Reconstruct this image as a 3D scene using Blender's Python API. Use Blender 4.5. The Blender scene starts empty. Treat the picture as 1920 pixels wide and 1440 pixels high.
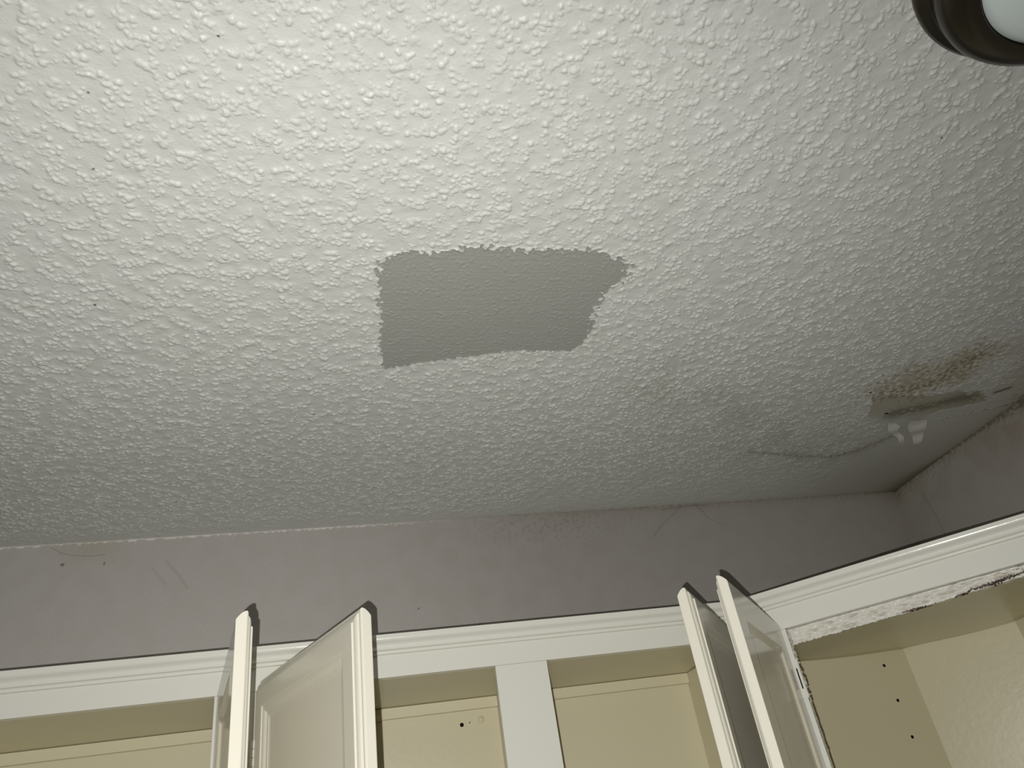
import bpy, bmesh, math, random
import numpy as np
from mathutils import Vector, Matrix

S = bpy.context.scene
EYE = 1.60                      # camera height above the floor
TOP = EYE + 0.85                # ceiling height

# ---------------------------------------------------------------- camera
cam_d = bpy.data.cameras.new('camera')
cam = bpy.data.objects.new('camera', cam_d)
S.collection.objects.link(cam)
cam_d.sensor_fit = 'HORIZONTAL'
cam_d.sensor_width = 36.0
cam_d.lens = 36.0 * 1400.65 / 1920.0
cam_d.clip_start = 0.02
cam.location = (0, 0, EYE)
def _rot():
    p, q, r = -.56230292, -.27305933, -.16925433
    ax = np.array([[1,0,0],[0,math.cos(p),-math.sin(p)],[0,math.sin(p),math.cos(p)]])
    ay = np.array([[math.cos(q),0,math.sin(q)],[0,1,0],[-math.sin(q),0,math.cos(q)]])
    az = np.array([[math.cos(r),-math.sin(r),0],[math.sin(r),math.cos(r),0],[0,0,1]])
    return az @ ax @ ay
R = _rot()
_w = np.array([[1,0,0],[0,0,-1],[0,1,0]])            # world (x, y, z) -> (right, down, forward)
_m = R @ _w
right, down, fwd = _m[0], _m[1], _m[2]
cam.matrix_world = Matrix(((right[0], -down[0], -fwd[0], 0), (right[1], -down[1], -fwd[1], 0),
                           (right[2], -down[2], -fwd[2], EYE), (0, 0, 0, 1)))
S.camera = cam

# ---------------------------------------------------------------- world, light, exposure
S.view_settings.view_transform = 'Standard'
S.view_settings.look = 'None'
S.view_settings.gamma = 1.0
S.view_settings.exposure = 0.0
S.view_settings.use_curve_mapping = False
w = bpy.data.worlds.new('world'); S.world = w; w.use_nodes = True
w.node_tree.nodes['Background'].inputs[0].default_value = (0.02, 0.02, 0.02, 1)
w.node_tree.nodes['Background'].inputs[1].default_value = 1.0

fl = bpy.data.lights.new('phone_flash', 'SPOT')       # the LED flash beside the lens
fl.energy = 76.0
fl.color = (1.0, 0.99, 0.95)
fl.shadow_soft_size = 0.0022
fl.spot_size = math.radians(180)
fl.spot_blend = 0.85
flash = bpy.data.objects.new('phone_flash', fl)
S.collection.objects.link(flash)
flash.location = (-0.028, 0.0, EYE - 0.029)
_aim = Vector((0.08, 1.75, 0.0))
flash.rotation_euler = (_aim - Vector((-0.028, 0, -0.025))).to_track_quat('-Z', 'Y').to_euler()

# ---------------------------------------------------------------- helpers
def link(o, parent=None):
    S.collection.objects.link(o)
    if parent is not None: o.parent = parent
    return o

def tag(o, label=None, cat=None, group=None, kind=None):
    if label: o['label'] = label
    if cat: o['category'] = cat
    if group: o['group'] = group
    if kind: o['kind'] = kind
    return o

def empty(name, loc, rz=0.0):
    o = bpy.data.objects.new(name, None)
    o.location = loc; o.rotation_euler = (0, 0, rz)
    return link(o)

def mat(name, color, rough=0.5, spec=0.5, bump=None, attr=None, metal=0.0, vary=None, coat=0.0):
    """procedural paint: base colour, optional noise bumps [(scale, distance)], optional stain attribute"""
    m = bpy.data.materials.new(name); m.use_nodes = True
    nt = m.node_tree; N = nt.nodes; L = nt.links
    b = N['Principled BSDF']
    b.inputs['Roughness'].default_value = rough
    b.inputs['Metallic'].default_value = metal
    b.inputs['Specular IOR Level'].default_value = spec
    b.inputs['Coat Weight'].default_value = coat
    b.inputs['Coat Roughness'].default_value = 0.08
    tc = N.new('ShaderNodeTexCoord')
    src = None
    rgb = N.new('ShaderNodeRGB'); rgb.outputs[0].default_value = (*color, 1); src = rgb.outputs[0]
    if vary:
        sc, lo, hi = vary
        n = N.new('ShaderNodeTexNoise'); n.inputs['Scale'].default_value = sc; n.inputs['Detail'].default_value = 4
        L.new(tc.outputs['Object'], n.inputs['Vector'])
        mr = N.new('ShaderNodeMapRange'); mr.inputs['From Min'].default_value = .3; mr.inputs['From Max'].default_value = .7
        mr.inputs['To Min'].default_value = lo; mr.inputs['To Max'].default_value = hi
        L.new(n.outputs['Fac'], mr.inputs['Value'])
        mx = N.new('ShaderNodeMix'); mx.data_type = 'RGBA'; mx.blend_type = 'MULTIPLY'; mx.inputs[0].default_value = 1
        L.new(src, mx.inputs[6]); L.new(mr.outputs[0], mx.inputs[7]); src = mx.outputs[2]
    if attr:
        a = N.new('ShaderNodeAttribute'); a.attribute_name = attr
        mx = N.new('ShaderNodeMix'); mx.data_type = 'RGBA'; mx.blend_type = 'MULTIPLY'; mx.inputs[0].default_value = 1
        L.new(src, mx.inputs[6]); L.new(a.outputs['Color'], mx.inputs[7]); src = mx.outputs[2]
    L.new(src, b.inputs['Base Color'])
    prev = None
    for sc, dist, det in (bump or []):
        n = N.new('ShaderNodeTexNoise'); n.inputs['Scale'].default_value = sc; n.inputs['Detail'].default_value = det
        L.new(tc.outputs['Object'], n.inputs['Vector'])
        bp = N.new('ShaderNodeBump'); bp.inputs['Distance'].default_value = dist; bp.inputs['Strength'].default_value = 1
        L.new(n.outputs['Fac'], bp.inputs['Height'])
        if prev: L.new(prev, bp.inputs['Normal'])
        prev = bp.outputs['Normal']
    if prev: L.new(prev, b.inputs['Normal'])
    return m

M_CEIL = mat('ceiling_paint', (0.585, 0.59, 0.562), 0.42, 0.35, [(420, .0004, 3)], 'stain_shade')
M_PATCH = mat('patch_paint', (0.325, 0.325, 0.30), 0.50, 0.30, [(260, .0003, 3)], 'stain_shade')
M_WALL = mat('wall_paint', (0.46, 0.435, 0.41), 0.55, 0.3, [(330, .00045, 3), (60, .0006, 3)], 'stain_shade')
M_PLAIN = mat('plain_wall_paint', (0.12, 0.11, 0.10), 0.55, 0.3, [(300, .0006, 3)])
M_WHITE = mat('white_gloss_paint', (0.77, 0.765, 0.69), 0.22, 0.5, [(45, .00035, 3), (400, .00005, 2)])
M_DOOR = mat('door_gloss_paint', (0.755, 0.725, 0.62), 0.17, 0.6, [(26, .0003, 2), (260, .00004, 2)])
M_CREAM = mat('cream_cabinet_interior', (0.68, 0.63, 0.45), 0.34, 0.4, [(60, .0004, 3)])
M_CHIP = mat('chipped_paint', (0.72, 0.70, 0.63), 0.38, 0.4, [(90, .0004, 3)], 'stain_shade')
M_HOLE = mat('dark_hole', (0.012, 0.010, 0.007), 0.9, 0.1)
M_BRONZE = mat('dark_bronze_metal', (0.055, 0.048, 0.036), 0.28, 0.5, None, metal=0.85)
M_GLASS = mat('frosted_white_glass', (0.66, 0.74, 0.73), 0.35, 0.5, None)
M_FLOOR = mat('vinyl_floor', (0.09, 0.07, 0.05), 0.5, 0.4, [(30, .0005, 3)], vary=(6, .8, 1.1))
M_FLAKE = mat('peeling_paint', (0.60, 0.59, 0.54), 0.45, 0.4, [(200, .0003, 3)])
M_COBWEB = mat('dusty_cobweb', (0.13, 0.12, 0.10), 0.9, 0.1)

def mesh_np(name, V, F, m, parent=None, smooth=False, attr=None):
    me = bpy.data.meshes.new(name)
    V = np.ascontiguousarray(V, dtype=np.float32); F = np.ascontiguousarray(F, dtype=np.int32)
    k = F.shape[1]
    me.vertices.add(len(V)); me.vertices.foreach_set('co', V.ravel())
    me.loops.add(F.size); me.loops.foreach_set('vertex_index', F.ravel())
    me.polygons.add(len(F)); me.polygons.foreach_set('loop_start', np.arange(0, F.size, k, dtype=np.int32))
    me.polygons.foreach_set('use_smooth', np.full(len(F), smooth))
    if attr is not None:
        a = me.color_attributes.new('stain_shade', 'FLOAT_COLOR', 'POINT')
        c = np.ones((len(V), 4), np.float32); c[:, :3] = attr
        a.data.foreach_set('color', c.ravel())
    me.materials.append(m)
    me.update(calc_edges=True); me.validate()
    return link(bpy.data.objects.new(name, me), parent)

class MB:
    """collects boxes, prisms and tubes that become ONE mesh"""
    def __init__(s): s.v = []; s.f = []
    def add(s, vs, fs):
        n = len(s.v); s.v += [tuple(p) for p in vs]; s.f += [tuple(i + n for i in f) for f in fs]; return s
    def box(s, a, b):
        x0, y0, z0 = a; x1, y1, z1 = b
        return s.add([(x0,y0,z0),(x1,y0,z0),(x1,y1,z0),(x0,y1,z0),(x0,y0,z1),(x1,y0,z1),(x1,y1,z1),(x0,y1,z1)],
                     [(0,3,2,1),(4,5,6,7),(0,1,5,4),(1,2,6,5),(2,3,7,6),(3,0,4,7)])
    def prism(s, poly, z0, z1):
        """vertical prism on a counter-clockwise xy polygon; z0 may be a list of heights"""
        n = len(poly); zz = z0 if isinstance(z0, (list, tuple)) else [z0] * n
        vs = [(p[0], p[1], zz[i]) for i, p in enumerate(poly)] + [(p[0], p[1], z1) for p in poly]
        return s.add(vs, [tuple(range(n - 1, -1, -1)), tuple(range(n, 2 * n))] +
                     [(i, (i + 1) % n, n + (i + 1) % n, n + i) for i in range(n)])
    def lathe(s, prof, c, seg=96, axis='z'):
        vs = []; fs = []
        for r, z in prof:
            for k in range(seg):
                a = 2 * math.pi * k / seg; p = (r * math.cos(a), r * math.sin(a), z)
                if axis == 'y': p = (p[0], p[2], p[1])
                vs.append((c[0] + p[0], c[1] + p[1], c[2] + p[2]))
        for i in range(len(prof) - 1):
            for k in range(seg):
                q = (k + 1) % seg
                fs.append((i * seg + k, i * seg + q, (i + 1) * seg + q, (i + 1) * seg + k))
        return s.add(vs, fs)
    def build(s, name, m, parent=None, smooth=False, bevel=0.0, loc=None):
        me = bpy.data.meshes.new(name); me.from_pydata(s.v, [], s.f); me.materials.append(m)
        bm = bmesh.new(); bm.from_mesh(me); bmesh.ops.recalc_face_normals(bm, faces=bm.faces)
        bm.to_mesh(me); bm.free()
        if smooth:
            for p in me.polygons: p.use_smooth = True
        o = link(bpy.data.objects.new(name, me), parent)
        if bevel:
            b = o.modifiers.new('bevel', 'BEVEL'); b.width = bevel; b.segments = 3; b.limit_method = 'ANGLE'
        if loc: o.location = loc
        return o

rng = np.random.default_rng(7)
def gnoise(shape, step, wl, bw=0.35, stretch=1.0):
    """unit-variance isotropic noise of about the given wavelength (metres) on a grid"""
    h, wd = shape
    fy = np.fft.fftfreq(h, step)[:, None]; fx = np.fft.rfftfreq(wd, step)[None, :]
    fr = np.sqrt(fx * fx * stretch * stretch + fy * fy)
    f0 = 1.0 / wl
    filt = np.exp(-0.5 * ((fr - f0) / (bw * f0)) ** 2)
    n = np.fft.irfft2(np.fft.rfft2(rng.standard_normal((h, wd))) * filt, s=(h, wd))
    return n / n.std()
def sstep(x, a, b):
    t = np.clip((x - a) / (b - a), 0, 1); return t * t * (3 - 2 * t)
def seg_dist(X, Y, pts):
    d = np.full(X.shape, 9.0)
    for (x0, y0), (x1, y1) in zip(pts[:-1], pts[1:]):
        dx, dy = x1 - x0, y1 - y0
        t = np.clip(((X - x0) * dx + (Y - y0) * dy) / (dx * dx + dy * dy + 1e-12), 0, 1)
        d = np.minimum(d, np.hypot(X - x0 - t * dx, Y - y0 - t * dy))
    return d
def poly_sd(X, Y, pts):
    """signed distance to a polygon, positive inside"""
    d = seg_dist(X, Y, list(pts) + [pts[0]]); ins = np.zeros(X.shape, bool)
    n = len(pts)
    for i in range(n):
        x0, y0 = pts[i]; x1, y1 = pts[(i + 1) % n]
        if y0 == y1: continue
        ins ^= ((Y < y0) != (Y < y1)) & (X < (x1 - x0) * (Y - y0) / (y1 - y0) + x0)
    return np.where(ins, d, -d)
def tint(C, wgt, col):
    wgt = np.clip(wgt, 0, 1)[..., None]
    return C * (1 - wgt + wgt * np.array(col))

# ---------------------------------------------------------------- the room
XL, XR, YB, YF = -2.6, 1.81, 2.007, -3.0      # left wall, right wall, back wall, wall behind the camera

PATCH = [(0.112,0.898),(0.165,.900),(0.215,0.882),(0.325,0.889),(0.40,.884),(0.448,0.888),(0.470,.905),(0.51,0.916),(0.512,.955),
         (0.485,1.00),(0.478,1.06),(0.491,1.113),(0.484,1.15),(0.465,1.181),(0.35,1.178),(0.257,1.195),(0.16,1.215),(0.091,1.235),(0.080,1.15),(0.078,1.079),(0.069,0.924)]
BROWN = [(1.273,1.352),(1.321,1.325),(1.337,1.279),(1.388,1.256),(1.42,1.219),(1.459,1.192),(1.51,1.208),(1.519,1.271),(1.518,1.313),(1.488,1.346),(1.463,1.377),(1.395,1.381),(1.33,1.379)]
BARE = [(1.316,1.388),(1.411,1.382),(1.511,1.386),(1.562,1.368),(1.614,1.401),(1.622,1.371),(1.672,1.404),(1.698,1.432),(1.634,1.458),(1.578,1.474),(1.548,1.515),(1.468,1.51),(1.361,1.498),(1.357,1.462)]

def build_ceiling():
    st = 0.0015
    x0, x1, y0, y1 = -1.30, XR, 0.22, YB
    nx = int(round((x1 - x0) / st)) + 1; ny = int(round((y1 - y0) / st)) + 1
    xs = np.linspace(x0, x1, nx); ys = np.linspace(y0, y1, ny)
    X, Y = np.meshgrid(xs, ys); sh = X.shape
    n1 = gnoise(sh, st, .0125, .45); n2 = gnoise(sh, st, .045, .5); n3 = gnoise(sh, st, .006, .4)
    n4 = gnoise(sh, st, .022, .5); n5 = gnoise(sh, st, .16, .5)
    H = np.zeros(sh)
    def stamp(count, rlo, rhi, hlo, hhi, cluster):
        cx = rng.uniform(0, nx, count); cy = rng.uniform(0, ny, count)
        keep = (n2[cy.astype(int), cx.astype(int)] + .5 * n4[cy.astype(int), cx.astype(int)]) > rng.normal(cluster, .7, count)
        cx, cy = cx[keep], cy[keep]; m = len(cx)
        r = rlo + (rhi - rlo) * rng.random(m) ** 1.8; asp = rng.uniform(.55, 1.0, m); th = rng.uniform(0, math.pi, m)
        hh = (hlo + (hhi - hlo) * rng.random(m)) * (.65 + .35 * (r - rlo) / (rhi - rlo)); sq = rng.uniform(1.6, 3.2, m)
        for i in range(m):
            R_ = r[i] / st; w_ = int(R_) + 2; ix, iy = int(cx[i]), int(cy[i])
            if ix - w_ < 0 or iy - w_ < 0 or ix + w_ >= nx or iy + w_ >= ny: continue
            gy, gx = np.ogrid[iy - w_:iy + w_ + 1, ix - w_:ix + w_ + 1]
            dx = gx - cx[i]; dy = gy - cy[i]; c_, s_ = math.cos(th[i]), math.sin(th[i])
            u = (dx * c_ + dy * s_) / R_; v = (-dx * s_ + dy * c_) / (R_ * asp[i])
            q = np.clip(1 - (u * u + v * v) ** (sq[i] * .5), 0, 1) ** .6 * hh[i]
            win = H[iy - w_:iy + w_ + 1, ix - w_:ix + w_ + 1]
            np.maximum(win, q + .25 * win * (q > 0), out=win)
    stamp(115000, .0024, .0058, .0015, .0030, .1)
    stamp(150000, .0014, .0026, .0007, .0014, .2)
    H = H + .00014 * n4 + .00030 * n2 + .00006 * n3
    wig = .0038 * n4 + .0028 * n1
    # trowelled patch
    sd = poly_sd(X, Y, PATCH)
    edge = np.where(Y > 1.12, .4, 1.0)
    pm = sstep(sd + wig * edge, -.0015, .0015)
    low = .00075 * sstep(n1 + .5 * n2, .8, 2.0) + .00008 * gnoise((ny, nx), st, .012, .6)
    brush = gnoise((ny, 1), st, .008, .8) * .00006
    H = H * (1 - pm) + (low + brush) * pm
    ridge = np.exp(-((sd + wig) / .0035) ** 2) * np.where(Y < .95, .0014, .0003)
    H = H + ridge
    # texture worn away towards the leaking corner and along the walls
    fade = sstep(np.hypot(X - 1.85, (Y - 1.95) * .8) + .05 * n5 + .01 * n4, .16, .52)
    fade = np.minimum(fade, .15 + .85 * sstep(YB - Y + .012 * n4, .015, .10))
    worn = sstep(poly_sd(X, Y, [(1.36,1.47),(1.50,1.56),(1.42,1.72),(1.52,1.88),(1.50,2.05),(1.90,2.05),(1.90,1.38),(1.70,1.42)]) + .02 * n4 + .02 * n5, -.03, .03)
    fade = fade * (1 - .88 * worn) * (1 - .55 * sstep(Y + .03 * n5, 1.72, 1.90) * sstep(X + .05 * n5, .25, .70))
    fade = fade * (.60 + .40 * sstep(np.hypot(X - 1.8, Y - 1.7), .35, 1.15))
    bare = sstep(poly_sd(X, Y, BARE) + .5 * wig, -.002, .002)
    strip = sstep(X + .8 * (Y - 1.45) * 0 + .006 * n4, 1.70, 1.735) * sstep(Y, 1.2, 1.45)
    H = H * (.10 + .90 * fade) * (1 - .92 * bare) * (1 - .7 * strip)
    H = H - .0012 * bare * (1 - sstep(Y, 1.44, 1.50))
    sag = np.exp(-((X - 1.46) / .14) ** 2 - ((Y - 1.40) / .10) ** 2) * .006
    H = H + sag
    cr = seg_dist(X + wig * .6, Y + wig * .6, [(1.616,1.524),(1.655,1.507),(1.714,1.482),(1.762,1.465),(1.81,1.44)])
    H = H + .0012 * np.exp(-(cr / .004) ** 2)
    border = np.minimum(np.minimum(X - x0, Y - y0) / .02, 1)
    H = H * np.clip(border, 0, 1)
    # stains: colour that belongs to the plaster itself
    C = np.ones(sh + (3,))
    C = tint(C, .10 * sstep(n5, -.5, 1.5), (.90, .90, .86))
    corner = np.exp(-(np.hypot(X - 1.83, Y - 2.0) / .42) ** 2)
    C = tint(C, .62 * corner, (.58, .55, .45))
    near_r = np.exp(-(XR - X) / .16) * sstep(Y, .8, 1.3)
    C = tint(C, .55 * near_r, (.60, .57, .47))
    dirt = np.exp(-(seg_dist(X, Y, [(.70,1.30),(1.0,1.50),(1.16,1.62),(1.40,1.70)]) / .10) ** 2)
    C = tint(C, .35 * dirt * sstep(n4 + n5, -1.2, 1.5), (.60, .57, .50))
    rust = sstep(poly_sd(X, Y, BROWN) + .018 * n4 + .006 * n1 + .01 * n5, -.028, .022)
    C = tint(C, rust * (.50 + .25 * sstep(n4, -.5, 1.2)), (.62, .54, .38))
    core = np.exp(-(seg_dist(X, Y, [(1.33,1.372),(1.40,1.352),(1.442,1.335),(1.462,1.27),(1.49,1.225)]) / .020) ** 2)
    C = tint(C, .70 * core * sstep(n1 + n4, -1.2, 1.4), (.50, .40, .22))
    wide = np.exp(-(seg_dist(X, Y, [(1.42,1.30),(1.52,1.24),(1.62,1.22),(1.75,1.30)]) / .075) ** 2)
    C = tint(C, .40 * wide * sstep(n4 + n5, -1.5, 1.0), (.66, .56, .42))
    C = tint(C, .8 * bare * (1 - .6 * sstep(Y, 1.46, 1.51)), (.70, .64, .54))
    mo = np.exp(-(seg_dist(X, Y, [(1.44,1.478),(1.50,1.452),(1.56,1.425),(1.60,1.408),(1.66,1.405)]) / .028) ** 2)
    C = tint(C, .85 * mo * sstep(n4 + n5, -2.6, .6), (.38, .38, .30))
    mo = np.exp(-(seg_dist(X, Y, [(1.690,1.387),(1.716,1.366)]) / .007) ** 2)
    C = tint(C, .95 * mo, (.16, .17, .13))
    seam = np.exp(-(XR - X) / .010) * (.45 + .5 * sstep(n4, -.3, 1.0)) * sstep(Y, 1.05, 1.25)
    C = tint(C, seam, (.38, .33, .22))
    seamw = np.exp(-((XR - X) / (.010 + .05 * sstep(Y, 1.72, 1.97))) ** 2) * sstep(Y, 1.66, 1.80) * .85
    C = tint(C, seamw, (.48, .45, .34))
    rusty = np.exp(-((XR - X) / .045) ** 2) * (1 - sstep(Y, 1.40, 1.47)) * sstep(Y, 1.2, 1.3)
    C = tint(C, .6 * rusty * sstep(n4, -.8, .8), (.50, .40, .24))
    back = np.exp(-(YB - Y + .004 * n4) / .012) * sstep(X, .25, .55) * .45
    C = tint(C, back, (.58, .55, .42))
    C = tint(C, .6 * np.exp(-(cr / .0030) ** 2) * sstep(n4, -1.5, .6), (.22, .20, .14))
    c2 = seg_dist(X + wig, Y + wig, [(1.10,1.662),(1.169,1.68),(1.249,1.703),(1.40,1.723),(1.456,1.699),(1.498,1.655),(1.524,1.61)])
    C = tint(C, .55 * np.exp(-(c2 / .005) ** 2) * (.4 + .6 * sstep(n4, -.6, .9)) + .25 * np.exp(-(c2 / .02) ** 2), (.42, .39, .29))
    hole = np.hypot((X - 1.414) * 1.0, (Y - 1.475) * 1.5)
    C = tint(C, sstep(-hole, -.0075, -.0055), (.05, .04, .03))
    for px, py, r in [(-.38,1.039,.0022),(-.048,1.40,.002),(-.126,.546,.0016),(-.31,.753,.0016),(-.286,.635,.0016),(-.388,1.79,.003),(1.296,1.37,.004),(.93,.62,.002)]:
        C = tint(C, sstep(-np.hypot(X - px, Y - py), -r * 1.3, -r * .7), (.12, .10, .08))
    V = np.stack([X, Y, TOP - H], -1).reshape(-1, 3)
    idx = np.arange(nx * ny).reshape(ny, nx)
    F = np.stack([idx[:-1, :-1], idx[1:, :-1], idx[1:, 1:], idx[:-1, 1:]], -1).reshape(-1, 4)
    fm = ((pm[:-1, :-1] + pm[1:, 1:]) * .5 > .5).reshape(-1)
    C = C.reshape(-1, 3)
    def sub(Fs):
        u, inv = np.unique(Fs, return_inverse=True)
        return V[u], inv.reshape(Fs.shape), C[u]
    v, fc, c = sub(F[~fm])
    n = len(v)
    ring = [(XL,YF),(XR,YF),(XR,y0),(x0,y0),(XL,y0),(XL,YB),(x0,YB)]
    v = np.vstack([v, [(a, b, TOP) for a, b in ring]])
    fc = np.vstack([fc, [[n, n+4, n+2, n+1], [n+4, n+5, n+6, n+3]]])
    c = np.vstack([c, np.ones((len(ring), 3))])
    ce = mesh_np('ceiling', v, fc, M_CEIL, None, True, c)
    tag(ce, 'white knobbly splatter-textured plaster ceiling with a water-stained corner above the cabinets', kind='structure')
    v, fc, c = sub(F[fm])
    p = mesh_np('ceiling_patch', v, fc, M_PATCH, ce, True, c)
    tag(p, 'smooth dull grey trowelled repair patch')
    return ce
ceiling = build_ceiling()

def flake(pts, root, drop, curl, lift=.010):
    """a hanging tongue of torn paint, its own thickness, drooping further the further it is from its root"""
    bm = bmesh.new()
    vs = [bm.verts.new((x, y, 0)) for x, y in pts]; f = bm.faces.new(vs)
    bmesh.ops.subdivide_edges(bm, edges=bm.edges[:], cuts=2)
    bmesh.ops.triangulate(bm, faces=bm.faces[:])
    bmesh.ops.subdivide_edges(bm, edges=bm.edges[:], cuts=1, use_grid_fill=True)
    for v in bm.verts:
        d = math.hypot(v.co.x - root[0], v.co.y - root[1])
        v.co.z = TOP - lift - drop * (d / .12) ** 1.5 + curl * math.sin(d * 90) * .002
    me = bpy.data.meshes.new('paint_flake'); bm.to_mesh(me); bm.free(); me.materials.append(M_FLAKE)
    o = link(bpy.data.objects.new('paint_flake', me), ceiling)
    s = o.modifiers.new('thickness', 'SOLIDIFY'); s.thickness = .0009
    return o
tag(flake([(1.440,1.510),(1.484,1.525),(1.493,1.549),(1.530,1.577),(1.545,1.594),(1.556,1.611),(1.550,1.618),(1.534,1.607),(1.518,1.585),(1.482,1.566),(1.464,1.550)], (1.45,1.505), .010, 1.0),
    'narrow curled tongue of peeling cream paint')
tag(flake([(1.508,1.515),(1.561,1.508),(1.579,1.541),(1.597,1.577),(1.609,1.608),(1.604,1.620),(1.588,1.615),(1.570,1.589),(1.545,1.566),(1.520,1.540)], (1.535,1.505), .010, 1.0),
    'broad forked tongue of peeling cream paint')

def wall_panel(name, axis, u0, u1, v0, v1, pos, paint, label, rest):
    """a wall whose upper part near the cabinets is a fine grid (for dirt, cracks and painted-in shading); the remainder is plain"""
    st = .004
    nu = int((u1 - u0) / st) + 1; nv = int((v1 - v0) / st) + 1
    U, Vv = np.meshgrid(np.linspace(u0, u1, nu), np.linspace(v0, v1, nv))
    C, Hh = paint(U, Vv, st)
    P = (np.stack([U, pos - Hh, Vv + EYE], -1) if axis == 'y' else np.stack([pos - Hh, U, Vv + EYE], -1)).reshape(-1, 3)
    idx = np.arange(nu * nv).reshape(nv, nu)
    F = np.stack([idx[:-1, :-1], idx[:-1, 1:], idx[1:, 1:], idx[1:, :-1]], -1).reshape(-1, 4)
    if axis == 'x': F = F[:, ::-1]
    n = len(P); C = C.reshape(-1, 3)
    P = np.vstack([P, [(a, pos, b + EYE) if axis == 'y' else (pos, a, b + EYE) for q in rest for a, b in q]])
    F = np.vstack([F, [[n + 4 * i + k for k in (range(4) if axis == 'y' else (3, 2, 1, 0))] for i in range(len(rest))]])
    C = np.vstack([C, np.ones((4 * len(rest), 3))])
    o = mesh_np(name, P, F, M_WALL, None, True, C)
    return tag(o, label, kind='structure')

def paint_back(U, V, st):
    n1 = gnoise(U.shape, st, .02, .5); n2 = gnoise(U.shape, st, .10, .5)
    wob = .002 * n1
    C = np.ones(U.shape + (3,))
    C = tint(C, .35 * sstep(n2, -1, 1.5), (.93, .93, .90))
    t = .85 - V
    dim_right = sstep(U + .010 * n2, -.25, .75)
    C = tint(C, dim_right, (.71, .70, .69))  # uneven flash light painted in: wall colour darkens to the right
    lip = sstep(-(t + wob), -.0045, -.0025) * (1 - sstep(U, .05, .35))
    C = C * (1 + .55 * lip[..., None])
    C = tint(C, .5 * np.exp(-(t + wob) / .012) * sstep(U, .3, .9), (.62, .58, .42))
    C = tint(C, .45 * np.exp(-((U + .63) / .06) ** 2 - (t / .05) ** 2), (.80, .78, .60))
    smud = np.exp(-((U - .60) / .22) ** 2 - ((t - .03) / .06) ** 2)
    C = tint(C, .4 * smud * sstep(n1, 0, 1.5), (.60, .57, .50))
    cor = np.exp(-(XR - U) / .10)
    C = tint(C, .35 * cor, (.72, .70, .56))
    C = tint(C, .5 * np.exp(-np.hypot(XR - U, t) / .03), (.45, .42, .30))
    for pts, wd, a in [([(-.476,.767),(-.44,.722)], .0016, .25), ([(-.443,.783),(-.41,.743),(-.385,.706)], .0016, .35)]:
        C = tint(C, a * np.exp(-(seg_dist(U, V, pts) / wd) ** 2 / 2), (.4, .38, .35))
    for px, pz, r in [(-.689,.793,.005),(-.592,.788,.0035),(-.733,.812,.002),(.20,.60,.003),(.19,.52,.003),(.36,.545,.002),(-.2,.74,.002),(1.2,.70,.002)]:
        C = tint(C, sstep(-np.hypot(U - px, (V - pz) * 1.3), -r * 1.2, -r * .6), (.25, .22, .18))
    return C, .0004 * n1 * np.exp(-t / .02)

def paint_right(U, V, st):
    n1 = gnoise(U.shape, st, .02, .5); n2 = gnoise(U.shape, st, .10, .5)
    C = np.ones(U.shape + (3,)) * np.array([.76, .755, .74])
    t = .85 - V + .002 * n1
    C = tint(C, .45 * np.exp(-t / .10) * sstep(n2, -1.2, 1.2), (.74, .70, .54))
    C = tint(C, .5 * np.exp(-t / .008), (.45, .40, .28))
    C = tint(C, .4 * np.exp(-(YB - U) / .09), (.72, .70, .55))
    C = tint(C, .5 * np.exp(-np.hypot(YB - U, .85 - V) / .03), (.45, .42, .30))
    mold = np.exp(-(seg_dist(U, V, [(1.62,.847),(1.50,.843),(1.40,.838),(1.20,.835)]) / (.003 + .012 * (1 - sstep(U, 1.42, 1.58)))) ** 2) * sstep(n1, -.9, .7)
    C = tint(C, .75 * mold, (.32, .27, .17))
    st2 = np.exp(-((U - 1.52) / .12) ** 2 - ((.80 - V) / .08) ** 2)
    C = tint(C, .4 * st2, (.72, .58, .46))
    C = tint(C, .3 * np.exp(-(seg_dist(U, V, [(1.90,.80),(1.885,.70),(1.89,.60)]) / .003) ** 2), (.5, .48, .42))
    return C, .0008 * n1 * np.exp(-t / .03)

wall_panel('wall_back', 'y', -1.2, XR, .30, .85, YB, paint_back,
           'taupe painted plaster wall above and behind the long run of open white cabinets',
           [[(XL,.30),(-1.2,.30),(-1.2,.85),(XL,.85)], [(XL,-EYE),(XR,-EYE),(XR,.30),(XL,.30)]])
wall_panel('wall_right', 'x', .60, YB, .30, .85, XR, paint_right,
           'dim taupe wall on the right, brown with damp where it meets the ceiling',
           [[(YF,.30),(.60,.30),(.60,.85),(YF,.85)], [(YF,-EYE),(YB,-EYE),(YB,.30),(YF,.30)]])
def quad(name, pts, m, label):
    return tag(MB().add(pts, [(0,1,2,3)]).build(name, m), label, kind='structure')
quad('wall_left', [(XL,YF,0),(XL,YB,0),(XL,YB,TOP),(XL,YF,TOP)], M_PLAIN, 'plain taupe wall to the left, outside the picture')
quad('wall_front', [(XL,YF,0),(XR,YF,0),(XR,YF,TOP),(XL,YF,TOP)], M_PLAIN, 'plain taupe wall behind the camera')
quad('floor', [(XL,YF,0),(XR,YF,0),(XR,YB,0),(XL,YB,0)], M_FLOOR, 'brown kitchen floor far below the cabinets')

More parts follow.
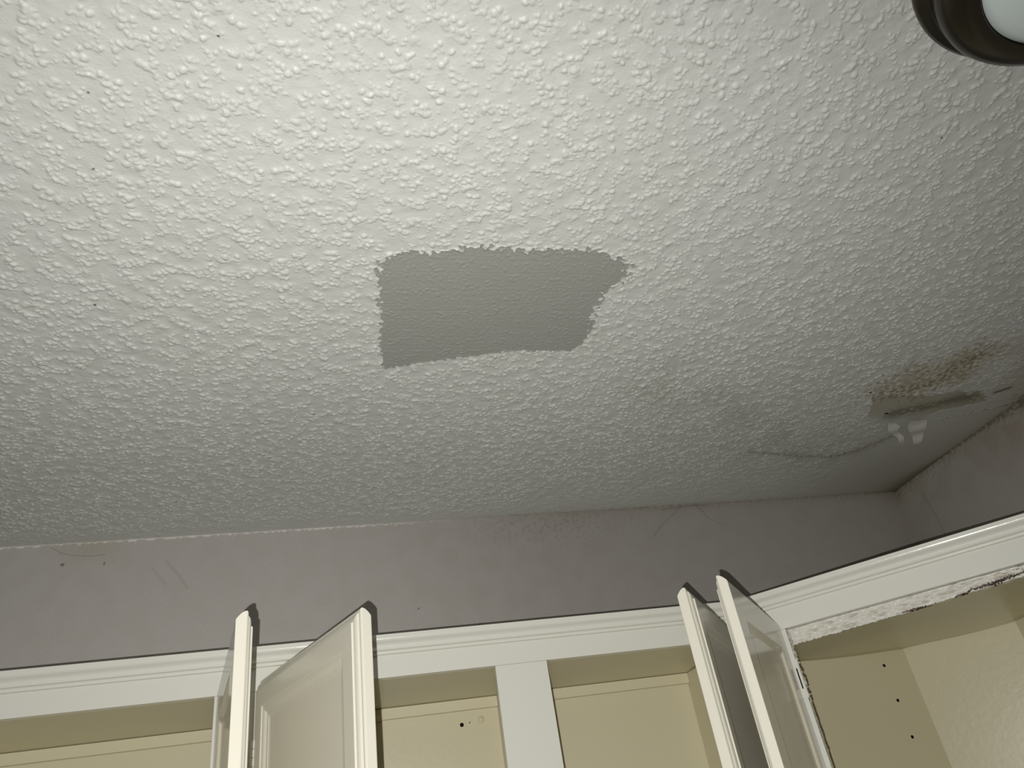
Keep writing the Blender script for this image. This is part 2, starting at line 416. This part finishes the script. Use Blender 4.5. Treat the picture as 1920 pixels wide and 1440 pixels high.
# ---------------------------------------------------------------- cobwebs at the wall top
def strand(pts, r, name, parent):
    P = [np.array(p, float) for p in pts]; Q = []
    for i in range(len(P) - 1):                       # Catmull-Rom through the points
        p0, p1, p2, p3 = P[max(i - 1, 0)], P[i], P[i + 1], P[min(i + 2, len(P) - 1)]
        for t in np.linspace(0, 1, 8, endpoint=(i == len(P) - 2)):
            Q.append(.5 * (2 * p1 + (p2 - p0) * t + (2 * p0 - 5 * p1 + 4 * p2 - p3) * t * t + (3 * p1 - p0 - 3 * p2 + p3) * t ** 3))
    vs = []; fs = []
    for i, q in enumerate(Q):
        d = Q[min(i + 1, len(Q) - 1)] - Q[max(i - 1, 0)]; d /= np.linalg.norm(d)
        n = np.array([-d[2], 0, d[0]]); rr = .62 * r * (.6 + .5 * math.sin(i * 1.7) ** 2)
        for k in range(6):
            a = k * math.pi / 3; vs.append(tuple(q + rr * (math.cos(a) * n + math.sin(a) * np.array([0, 1., 0]))))
    for i in range(len(Q) - 1):
        for k in range(6): fs.append((i * 6 + k, i * 6 + (k + 1) % 6, (i + 1) * 6 + (k + 1) % 6, (i + 1) * 6 + k))
    return MB().add(vs, fs).build(name, M_COBWEB, parent, smooth=True)
yw = YB - .0025
web = empty('cobweb', (1.03, YB - .002, TOP - .01))
tag(web, 'dark dusty cobweb threads sagging from the ceiling line left of the paired right doors', 'cobweb')
for pts, r in [([(1.032,.846),(.999,.82),(.952,.788),(.916,.753)], .0008), ([(1.078,.846),(1.093,.832),(1.112,.80)], .0009),
               ([(.966,.838),(1.033,.843),(1.078,.845),(1.115,.843)], .0010), ([(1.112,.80),(1.135,.785),(1.16,.775)], .0005)]:
    strand([(x - 1.03, -.001, z - .85 + .01) for x, z in pts], r, 'thread', web)
web2 = empty('cobweb', (-.66, YB - .002, TOP - .03))
tag(web2, 'fine cobweb thread drooping along the wall top above the leftmost cabinet opening', 'cobweb')
strand([(x + .66, -.001, z - .85 + .03) for x, z in [(-.724,.841),(-.684,.819),(-.627,.81),(-.59,.812)]], .0006, 'thread', web2)

# ---------------------------------------------------------------- wall cabinets
FY = 1.707                       # front of the face frame
ZT, ZR, ZB = EYE + .454, EYE + .369, EYE - .34
XE = .944                        # where the diagonal begins
LX = -.85                        # left end of the run
DD = (math.sqrt(.5), -math.sqrt(.5))   # along the diagonal
DN = (-math.sqrt(.5), -math.sqrt(.5))  # diagonal's outward normal
DL = .80                         # diagonal length
XD, YD = XE + DL * DD[0], FY + DL * DD[1]

cab = empty('wall_cabinet', (0.05, 1.85, ZB))
tag(cab, 'long cream-white built-in wall cabinet run with three open bays and gloss doors standing open', 'cabinet')
cor = empty('corner_cabinet', (1.35, 1.60, ZB))
tag(cor, 'diagonal corner wall cabinet at the right, chipped paint under its top rail, empty inside', 'cabinet')
def part(mb, name, m, parent, **k):
    px, py, pz = parent.location
    mb.v = [(a - px, b - py, c - pz) for a, b, c in mb.v]
    return mb.build(name, m, parent, **k)

def sweep(path, normals, prof):
    """profile (offset, z) swept along an xy path with mitred normals"""
    vs = []; fs = []; k = len(prof)
    for (x, y), (nx, ny) in zip(path, normals):
        for o, z in prof: vs.append((x + nx * o, y + ny * o, z))
    for i in range(len(path) - 1):
        for j in range(k):
            q = (j + 1) % k
            fs.append((i * k + j, (i + 1) * k + j, (i + 1) * k + q, i * k + q))
    fs.append(tuple(range(k))); fs.append(tuple((len(path) - 1) * k + j for j in range(k - 1, -1, -1)))
    return vs, fs
# crown profile
def arc(o0, z0, o1, z1, n, bulge):
    out = []
    for i in range(1, n + 1):
        t = i / n; b = bulge * math.sin(math.pi * t)
        dx, dz = o1 - o0, z1 - z0; l = math.hypot(dx, dz)
        out.append((o0 + dx * t - b * dz / l, z0 + dz * t + b * dx / l))
    return out
z = lambda v: EYE + v
CROWN = [(-.001, z(.455)), (.021, z(.455)), (.021, z(.449))]
CROWN += arc(.021, z(.449), .015, z(.439), 6, .0018)
CROWN += arc(.015, z(.439), .011, z(.4245), 8, -.0035)
CROWN += [(.0065, z(.4235))] + arc(.0065, z(.4235), .0055, z(.4165), 5, -.0016) + [(.0010, z(.4155)), (-.001, z(.4155))]
t22 = math.tan(math.radians(22.5))
vs, fs = sweep([(LX - .001, FY), (XE, FY)], [(0, -1), (-t22, -1)], CROWN)
part(MB().add(vs, fs), 'crown_moulding', M_WHITE, cab)
vs, fs = sweep([(XE + .0005, FY), (XD, YD)], [(-t22, -1), (DN[0] - t22 * DD[0] * -1 * 0, DN[1])], CROWN)
part(MB().add(vs, fs), 'crown_moulding', M_WHITE, cor)

# face frame of the run
OP = [(-.722, -.257), (-.160, .330), (.449, .880)]
mb = MB().box((LX, FY, ZR), (XE, FY + .020, EYE + .4545))
part(mb, 'top_rail', M_WHITE, cab, bevel=.0008)
part(MB().box((LX, FY, ZB), (XE, FY + .02, ZB + .04)), 'bottom_rail', M_WHITE, cab, bevel=.0008)
for a, b in [(LX, OP[0][0]), (OP[0][1], OP[1][0]), (OP[1][1], OP[2][0])]:
    part(MB().box((a, FY + .0002, ZB + .0402), (b, FY + .0202, ZR - .0003)), 'stile', M_WHITE, cab, bevel=.0008)
part(MB().prism([(OP[2][1], FY + .0002), (XE, FY + .0002), (XE + .008, FY + .0202), (OP[2][1], FY + .0202)], ZB + .0402, ZR - .0003), 'stile', M_WHITE, cab)

# boxes behind the frame
part(MB().prism([(LX, FY + .0205), (XE, FY + .0205), (XE, YB - .012), (LX, YB - .012)], [EYE + .3705, EYE + .3705, EYE + .357, EYE + .357], EYE + .385), 'top_panel', M_CREAM, cab)
part(MB().box((LX, FY + .0205, ZB), (XE, YB - .0125, ZB + .018)), 'bottom_panel', M_CREAM, cab)
part(MB().box((LX, YB - .0115, ZB), (XE, YB - .003, EYE + .44)), 'back_panel', M_CREAM, cab)
for x in (LX, -.222, .378, .902):
    part(MB().box((x, FY + .0207, ZB + .0185), (x + .018, YB - .0125, EYE + .3565)), 'side_panel', M_CREAM, cab)
for a, b in [(LX + .019, -.2225), (-.2035, .3775), (.3965, .9015)]:
    part(MB().box((a, YB - .026, EYE + .331), (b, YB - .0118, EYE + .3562)), 'hanging_cleat', M_CREAM, cab, bevel=.001)
# dust cover over the run, so that light does not fall through the top
part(MB().box((LX, FY + .0205, EYE + .441), (XE, YB - .003, EYE + .4525)), 'cabinet_roof', M_WHITE, cab)

# screw and peg hole in the middle bay
part(MB().lathe([(.0001, -.0035), (.0035, -.0035), (.0042, -.0025), (.0048, -.002), (.0085, -.0012), (.009, 0)], (.333, YB - .0116, EYE + .307), 24, 'y'), 'screw', M_CREAM, cab, smooth=True)
part(MB().lathe([(.0001, -.0006), (.0042, -.0006), (.005, 0)], (.284, YB - .0116, EYE + .300), 20, 'y'), 'peg_hole', M_HOLE, cab)
part(MB().lathe([(.0001, -.0005), (.0013, -.0005), (.0016, 0)], (.304, YB - .0116, EYE + .303), 12, 'y'), 'peg_hole', M_HOLE, cab)

# ---- corner cabinet
def dp(s, o, zz=0):             # a point along the diagonal, o metres in front of its face
    return (XE + s * DD[0] + o * DN[0], FY + s * DD[1] + o * DN[1])
SL = .101                        # opening's left edge along the diagonal
SR = DL - .10
def dbox(mb, s0, s1, o0, o1, z0, z1):
    P = [dp(s0, o1), dp(s1, o1), dp(s1, o0), dp(s0, o0)]
    return mb.prism(P, z0, z1)
ZRD = EYE + .3665
P = [(XE + .0003, FY), dp(DL, 0), dp(DL, -.02), (XE + .0083, FY + .02)]
part(MB().prism(P, ZRD, EYE + .4545), 'top_rail', M_WHITE, cor, bevel=.0008)
part(MB().prism(P, ZB, ZB + .04), 'bottom_rail', M_WHITE, cor, bevel=.0008)
part(MB().prism([(XE + .0003, FY + .0002), dp(SL, -.0002), dp(SL, -.0202), (XE + .0085, FY + .0202)], ZB + .0402, ZRD - .0003), 'stile', M_WHITE, cor, bevel=.0008)
part(dbox(MB(), SR, DL, -.0202, -.0002, ZB + .0402, ZRD - .0003), 'stile', M_WHITE, cor, bevel=.0008)
# interior shell: left side, back, bent corner board, right board
XI = 1.797
IN = [(XE + .022, FY + .055), (XE + .022, YB - .012), (1.590, YB - .012), (XI, 1.780), (XI, YD + .02)]
def board(a, b, t, z0, z1):
    dx, dy = b[0] - a[0], b[1] - a[1]; l = math.hypot(dx, dy); nx, ny = -dy / l * t, dx / l * t
    return MB().prism([a, b, (b[0] + nx, b[1] + ny), (a[0] + nx, a[1] + ny)], z0, z1)
part(board(IN[0], IN[1], -.010, ZB + .019, EYE + .352), 'side_panel', M_CREAM, cor)
part(board((IN[1][0], IN[1][1]), IN[2], .008, ZB + .019, EYE + .40), 'back_panel', M_CREAM, cor)
part(board(IN[2], IN[3], .006, ZB + .019, EYE + .40), 'corner_panel', M_CREAM, cor)
part(board(IN[3], IN[4], .008, ZB + .019, EYE + .40), 'back_panel', M_CREAM, cor)
part(board((XI - .001, YD + .002), (XD + .012, YD + .002), .012, ZB + .019, EYE + .36), 'side_panel', M_CREAM, cor)
ZLOW = lambda s: np.interp(s, [.1, .30, .36, .55, .62, .7], [.3305, .3345, .3355, .343, .345, .346])   # broken lower edge of the top panel
# sagging top panel as a gentle grid
def top_grid():
    n = 40; vs = []; fs = []
    poly = [dp(.015, -.032), (XE + .024, FY + .05), (XE + .024, YB - .013), (1.590, YB - .013), (XI - .001, 1.780), (XI - .001, YD + .02), dp(DL - .01, -.032)]
    bm = bmesh.new()
    f = bm.faces.new([bm.verts.new((x, y, 0)) for x, y in poly])
    for k in range(1, 28):
        for co, no in (((XE + .03 * k, 0, 0), (1, 0, 0)), ((0, YD + .03 * k, 0), (0, 1, 0))):
            bmesh.ops.bisect_plane(bm, geom=bm.verts[:] + bm.edges[:] + bm.faces[:], plane_co=co, plane_no=no)
    for v in bm.verts:
        x, y = v.co.x, v.co.y
        dfront = ((x - XE) + (y - FY)) / math.sqrt(2)
        t = min(1, max(0, dfront / .34)); zf = float(ZLOW(((x - XE) - (y - FY)) / math.sqrt(2)))
        v.co.z = EYE + zf * (1 - t) + .3525 * t + .002 * t * math.sin((x - y) * 13)
    px, py, pz = cor.location
    for v in bm.verts: v.co -= Vector((px, py, pz))
    me = bpy.data.meshes.new('top_panel'); bm.to_mesh(me); bm.free(); me.materials.append(M_CREAM)
    for p in me.polygons: p.use_smooth = True
    o = link(bpy.data.objects.new('top_panel', me), cor)
    s = o.modifiers.new('thickness', 'SOLIDIFY'); s.thickness = .012; s.offset = -1
    return o
top_grid()
part(MB().prism([dp(.0, -.03), dp(DL, -.03), (XI, YD + .02), (XI, YB - .012), (XE + .012, YB - .012), (XE + .012, FY + .03)], ZB, ZB + .018), 'bottom_panel', M_CREAM, cor)
part(MB().prism([dp(.01, -.021), dp(DL, -.021), (XR - .003, YD + .01), (XR - .003, YB - .003), (XE + .002, YB - .003), (XE + .002, FY + .021)], EYE + .441, EYE + .4525), 'cabinet_roof', M_WHITE, cor)
part(MB().box((XD + .001, YD - .0005, ZB), (XR - .003, YD + .0015, EYE + .4545)), 'end_panel', M_WHITE, cor)

# the broken, thickly over-painted edge of the top panel behind the diagonal rail
def chipped_edge():
    st = .0012; L = SR - SL + .012
    ns = int(L / st); nv = 34
    s = np.linspace(SL - .004, SR + .008, ns); v = np.linspace(0, 1, nv)
    Sg, Vg = np.meshgrid(s, v)
    n1 = gnoise(Sg.shape, st, .010, .6, 2.5); n2 = gnoise(Sg.shape, st, .022, .6, 3.0); n3 = gnoise(Sg.shape, st, .005, .5, 1.5)
    nb = gnoise((1, ns), st, .02, .8)[0] * .5 + gnoise((1, ns), st, .007, .6)[0] * .5
    zt = .3662; zb = ZLOW(s) + .0008 * nb
    Z = zt + (zb[None, :] - zt) * Vg
    out = (.0010 * n2 + .0006 * n1 + .0002 * n3) * np.clip(Vg * 5, 0, 1)
    # crack: where the wood shows dark brown, following its own ragged line
    cs = [(.335, .3375, 0), (.356, .3375, .0012), (.385, .337, .0022), (.43, .3355, .0016), (.458, .3375, .0008), (.472, .341, .0012), (.487, .341, .0020), (.50, .3465, .0018), (.53, .346, .0024), (.552, .3475, .0042), (.575, .350, .0026), (.60, .352, .0016), (.625, .352, .0006), (.70, .352, .0008)]
    cz = np.interp(s, [c[0] for c in cs], [c[1] for c in cs]) + .0009 * nb
    cw = np.interp(s, [c[0] for c in cs], [c[2] for c in cs])
    dist = np.abs(Z - cz[None, :])
    crack = sstep(cw[None, :] * (1 + .35 * n3) - dist, -.0003, .0005)
    out = out - .005 * crack
    C = np.ones(Sg.shape + (3,))
    C = tint(C, .35 * sstep(n2, 0, 1.5), (.80, .82, .72))
    C = tint(C, .35 * sstep(n1 + n2, 1.2, 2.2), (.62, .50, .42))
    C = tint(C, crack, (.07, .035, .02))
    spk = sstep(n3 + n1, 2.4, 2.9) * sstep(Sg, .45, .60)
    C = tint(C, spk, (.15, .09, .06))
    X = XE + Sg * DD[0] + (out - .0215 - .003 * Vg) * DN[0]; Y = FY + Sg * DD[1] + (out - .0215 - .003 * Vg) * DN[1]
    front = np.stack([X, Y, EYE + Z], -1)
    back = front.copy(); back[..., 0] -= .010 * DN[0]; back[..., 1] -= .010 * DN[1]
    V = np.concatenate([front.reshape(-1, 3), back.reshape(-1, 3)]) - np.array(cor.location)
    idx = np.arange(ns * nv).reshape(nv, ns)
    F = np.stack([idx[:-1, :-1], idx[1:, :-1], idx[1:, 1:], idx[:-1, 1:]], -1).reshape(-1, 4)
    G = F[:, ::-1] + ns * nv
    b = idx[-1]; E1 = np.stack([b[:-1], b[:-1] + ns * nv, b[1:] + ns * nv, b[1:]], -1)
    o = mesh_np('panel_edge', V, np.vstack([F, G, E1]), M_CHIP, cor, True, np.vstack([C.reshape(-1, 3)] * 2))
    return tag(o, 'chipped lumpy white edge split by a dark brown crack')
chipped_edge()

# lumpy paint down the inside edge of the diagonal's left stile
def stile_lumps():
    st = .0012; z0, z1 = .10, .362
    nz = int((z1 - z0) / st); nv = 16
    Zg, Vg = np.meshgrid(np.linspace(z0, z1, nz), np.linspace(0, 1, nv))
    n1 = gnoise(Zg.shape, st, .010, .6); n2 = gnoise(Zg.shape, st, .03, .6)
    amp = .25 + .75 * sstep(Zg, .19, .22)
    out = (.0010 + .0013 * n1 + .0010 * n2) * amp
    C = np.ones(Zg.shape + (3,))
    C = tint(C, .5 * sstep(n1, .8, 1.6) * sstep(Zg, .29, .31), (.35, .30, .22))
    S_ = SL + out; O = -.001 - .020 * Vg
    X = XE + S_ * DD[0] + O * DN[0]; Y = FY + S_ * DD[1] + O * DN[1]
    V = np.stack([X, Y, EYE + Zg], -1).reshape(-1, 3) - np.array(cor.location)
    idx = np.arange(nz * nv).reshape(nv, nz)
    F = np.stack([idx[:-1, :-1], idx[1:, :-1], idx[1:, 1:], idx[:-1, 1:]], -1).reshape(-1, 4)
    o = mesh_np('paint_build_up', V, F, M_CHIP, cor, True, C.reshape(-1, 3))
    return tag(o, 'rough lumpy old paint on the stile edge')
stile_lumps()

for zz in (.316, .222, .128):
    part(MB().lathe([(.0001, -.0006), (.0038, -.0006), (.0045, 0)], (1.508, YB - .0122, EYE + zz), 18, 'y'), 'peg_hole', M_HOLE, cor)

# ---------------------------------------------------------------- doors
ZDT, ZDB = EYE + .388, ZB + .018
def hinge(parent, x, y, zc, ang, flip):
    """painted butt hinge: knuckle barrel, leaf on the stile, small leaf on the door edge (door's own frame)"""
    mb = MB()
    L = .076; r = .0042
    for k in range(5):
        a = zc - L / 2 + k * L / 5
        mb.lathe([(.0005, a + .0004), (r, a + .0004), (r, a + L / 5 - .0006), (.0005, a + L / 5 - .0006)], (x, y, 0), 16)
    return mb

def make_door(parent, hin, free, front, hinge_z=(), label=None):
    """hin/free: hinge and free corner of the inner face (world xy); front: +1 if the moulded face lies to the
    left of the direction hinge->free, -1 to the right"""
    hx, hy = hin; W = math.hypot(free[0] - hx, free[1] - hy)
    ang = math.atan2(free[1] - hy, free[0] - hx); Hh = ZDT - ZDB
    T = .0275
    prof = [(.086, .0085), (.080, .0055), (.076, .0010), (.074, 0), (.0015, 0), (.0004, .0004), (0, .0015), (0, .004), (0, .007), (0, .010), (0, .013), (0, .0160), (.0006, .0176)]
    prof += [(.0025, .0190), (.0065, .0195), (.0075, .0206), (.0095, .0225), (.0130, .0240), (.0170, .0247), (.0190, .0249), (.0194, .0262), (.0205, T), (.024, T)]
    prof += [(.056, T), (.058, .0266), (.0585, .0252), (.063, .0248), (.068, .0232), (.072, .0208), (.075, .0200), (.079, .0196), (.080, .0186), (.085, .0183)]
    prof2 = []
    for i, v in prof: prof2.append((i, (max(0, i - .022) if i < .07 or v > .005 else i), v))
    vs = []; fs = []
    for i, ih, v in prof2:
        cut = .0135 * max(0, 1 - v / .0176) ** 1.9 if i < .003 else 0      # the back of the top edge is planed down
        for (u, zz) in ((ih, i), (W - i, i), (W - i, Hh - i - cut), (ih, Hh - i - cut)):
            vs.append((u, front * v, zz))
    k = len(prof2)
    for a in range(k - 1):
        for c in range(4):
            d = (c + 1) % 4
            fs.append((a * 4 + c, a * 4 + d, (a + 1) * 4 + d, (a + 1) * 4 + c))
    for c in range(4):
        d = (c + 1) % 4
        fs.append(((k - 1) * 4 + c, (k - 1) * 4 + d, d, c))
    o = MB().add(vs, fs).build('cabinet_door', M_DOOR, parent)
    px, py, pz = parent.location
    o.location = (hx - px, hy - py, ZDB - pz); o.rotation_euler = (0, 0, ang)
    y0, y1 = sorted((front * .0088, front * .0180))
    MB().box((.055, y0, .077), (W - .077, y1, Hh - .077)).build('door_panel', M_DOOR, o)
    for hz in hinge_z:
        zc = EYE + hz - ZDB
        mb = MB(); L = .080; r = .0046
        cx, cy = -.0035, front * .029
        for q in range(5):
            a = zc - L / 2 + q * L / 5
            mb.lathe([(.0004, a + .0003), (r, a + .0003), (r, a + L / 5 - .0007), (.0004, a + L / 5 - .0007)], (cx, cy, 0), 16)
        mb.box((-.0015, min(front * .001, front * .024), zc - L / 2), (.0, max(front * .001, front * .024), zc + L / 2))
        MBo = mb.build('hinge', M_WHITE, o, smooth=False)
    if label: o['label'] = label
    return o

make_door(cab, (-.2515, 1.7055), (-.1605, 1.2230), 1, (.235, -.22), 'leftmost door, seen almost edge-on')
make_door(cab, (-.1500, 1.7060), (.0480, 1.2680), -1, (.235, -.22), 'door swung open showing its moulded front')
make_door(cab, (.9000, 1.7040), (.6200, 1.3210), 1, (.235, -.22), 'door swung open, left one of the close pair')
d4 = make_door(cor, (1.0080, 1.6420), (.6900, 1.2450), -1, (), 'glossy door swung open, right one of the close pair')

# butt hinge of the corner cabinet, clogged with paint, on the face of the stile
def stile_hinge():
    zc = EYE + .254
    mb = MB(); L = .084
    dbox(mb, SL - .016, SL + .0040, .0002, .0036, zc - L / 2, zc - L / 2 + .020)
    dbox(mb, SL - .016, SL + .0040, .0002, .0036, zc + L / 2 - .020, zc + L / 2)
    dbox(mb, SL - .016, SL - .0050, .0002, .0030, zc - L / 2 + .0195, zc + L / 2 - .0195)
    dbox(mb, SL - .0022, SL + .0034, .0002, .0030, zc - L / 2 + .0195, zc + L / 2 - .0195)
    part(mb, 'hinge', M_WHITE, cor, bevel=.0006)
    mb = MB()
    for q in range(5):
        a = zc - .035 + q * .014; c = dp(SL - .020, .0045)
        mb.lathe([(.0004, a + .0004), (.0044, a + .0004), (.0044, a + .0130), (.0004, a + .0130)], (c[0], c[1], 0), 16)
    part(mb, 'hinge_barrel', M_WHITE, cor)
    mb = MB(); dbox(mb, SL - .0052, SL - .0020, .0001, .0010, zc - L / 2 + .019, zc + L / 2 - .019)
    part(mb, 'hinge_slot', M_HOLE, cor)
stile_hinge()

# ---------------------------------------------------------------- ceiling light
lamp = empty('ceiling_light', (.86, .268, TOP - .002))
tag(lamp, 'round flush ceiling light with stepped dark bronze ring and unlit frosted glass bowl', 'ceiling light')
def lprof(mb, prof, name, m):
    mb.lathe(prof, (0, 0, 0), 128); o = mb.build(name, m, lamp, smooth=True)
    md = o.modifiers.new('edges', 'EDGE_SPLIT'); md.split_angle = math.radians(40); return o
lprof(MB(), [(.02, 0), (.196, 0), (.198, -.002), (.1985, -.008), (.2025, -.013), (.2045, -.019), (.2035, -.025), (.199, -.0295), (.1925, -.032), (.1895, -.036), (.020, -.036)], 'canopy', M_BRONZE)
lprof(MB(), [(.140, -.036), (.1885, -.036), (.1895, -.040), (.1905, -.050), (.1905, -.058), (.187, -.066), (.179, -.073), (.168, -.0775), (.157, -.0795), (.1505, -.079), (.1485, -.076), (.1485, -.068), (.140, -.066)], 'rim', M_BRONZE)
lprof(MB(), [(.143, -.068), (.1480, -.076), (.1470, -.079), (.138, -.087), (.120, -.095), (.095, -.102), (.065, -.107), (.033, -.1095), (.0005, -.110)], 'glass_bowl', M_GLASS)
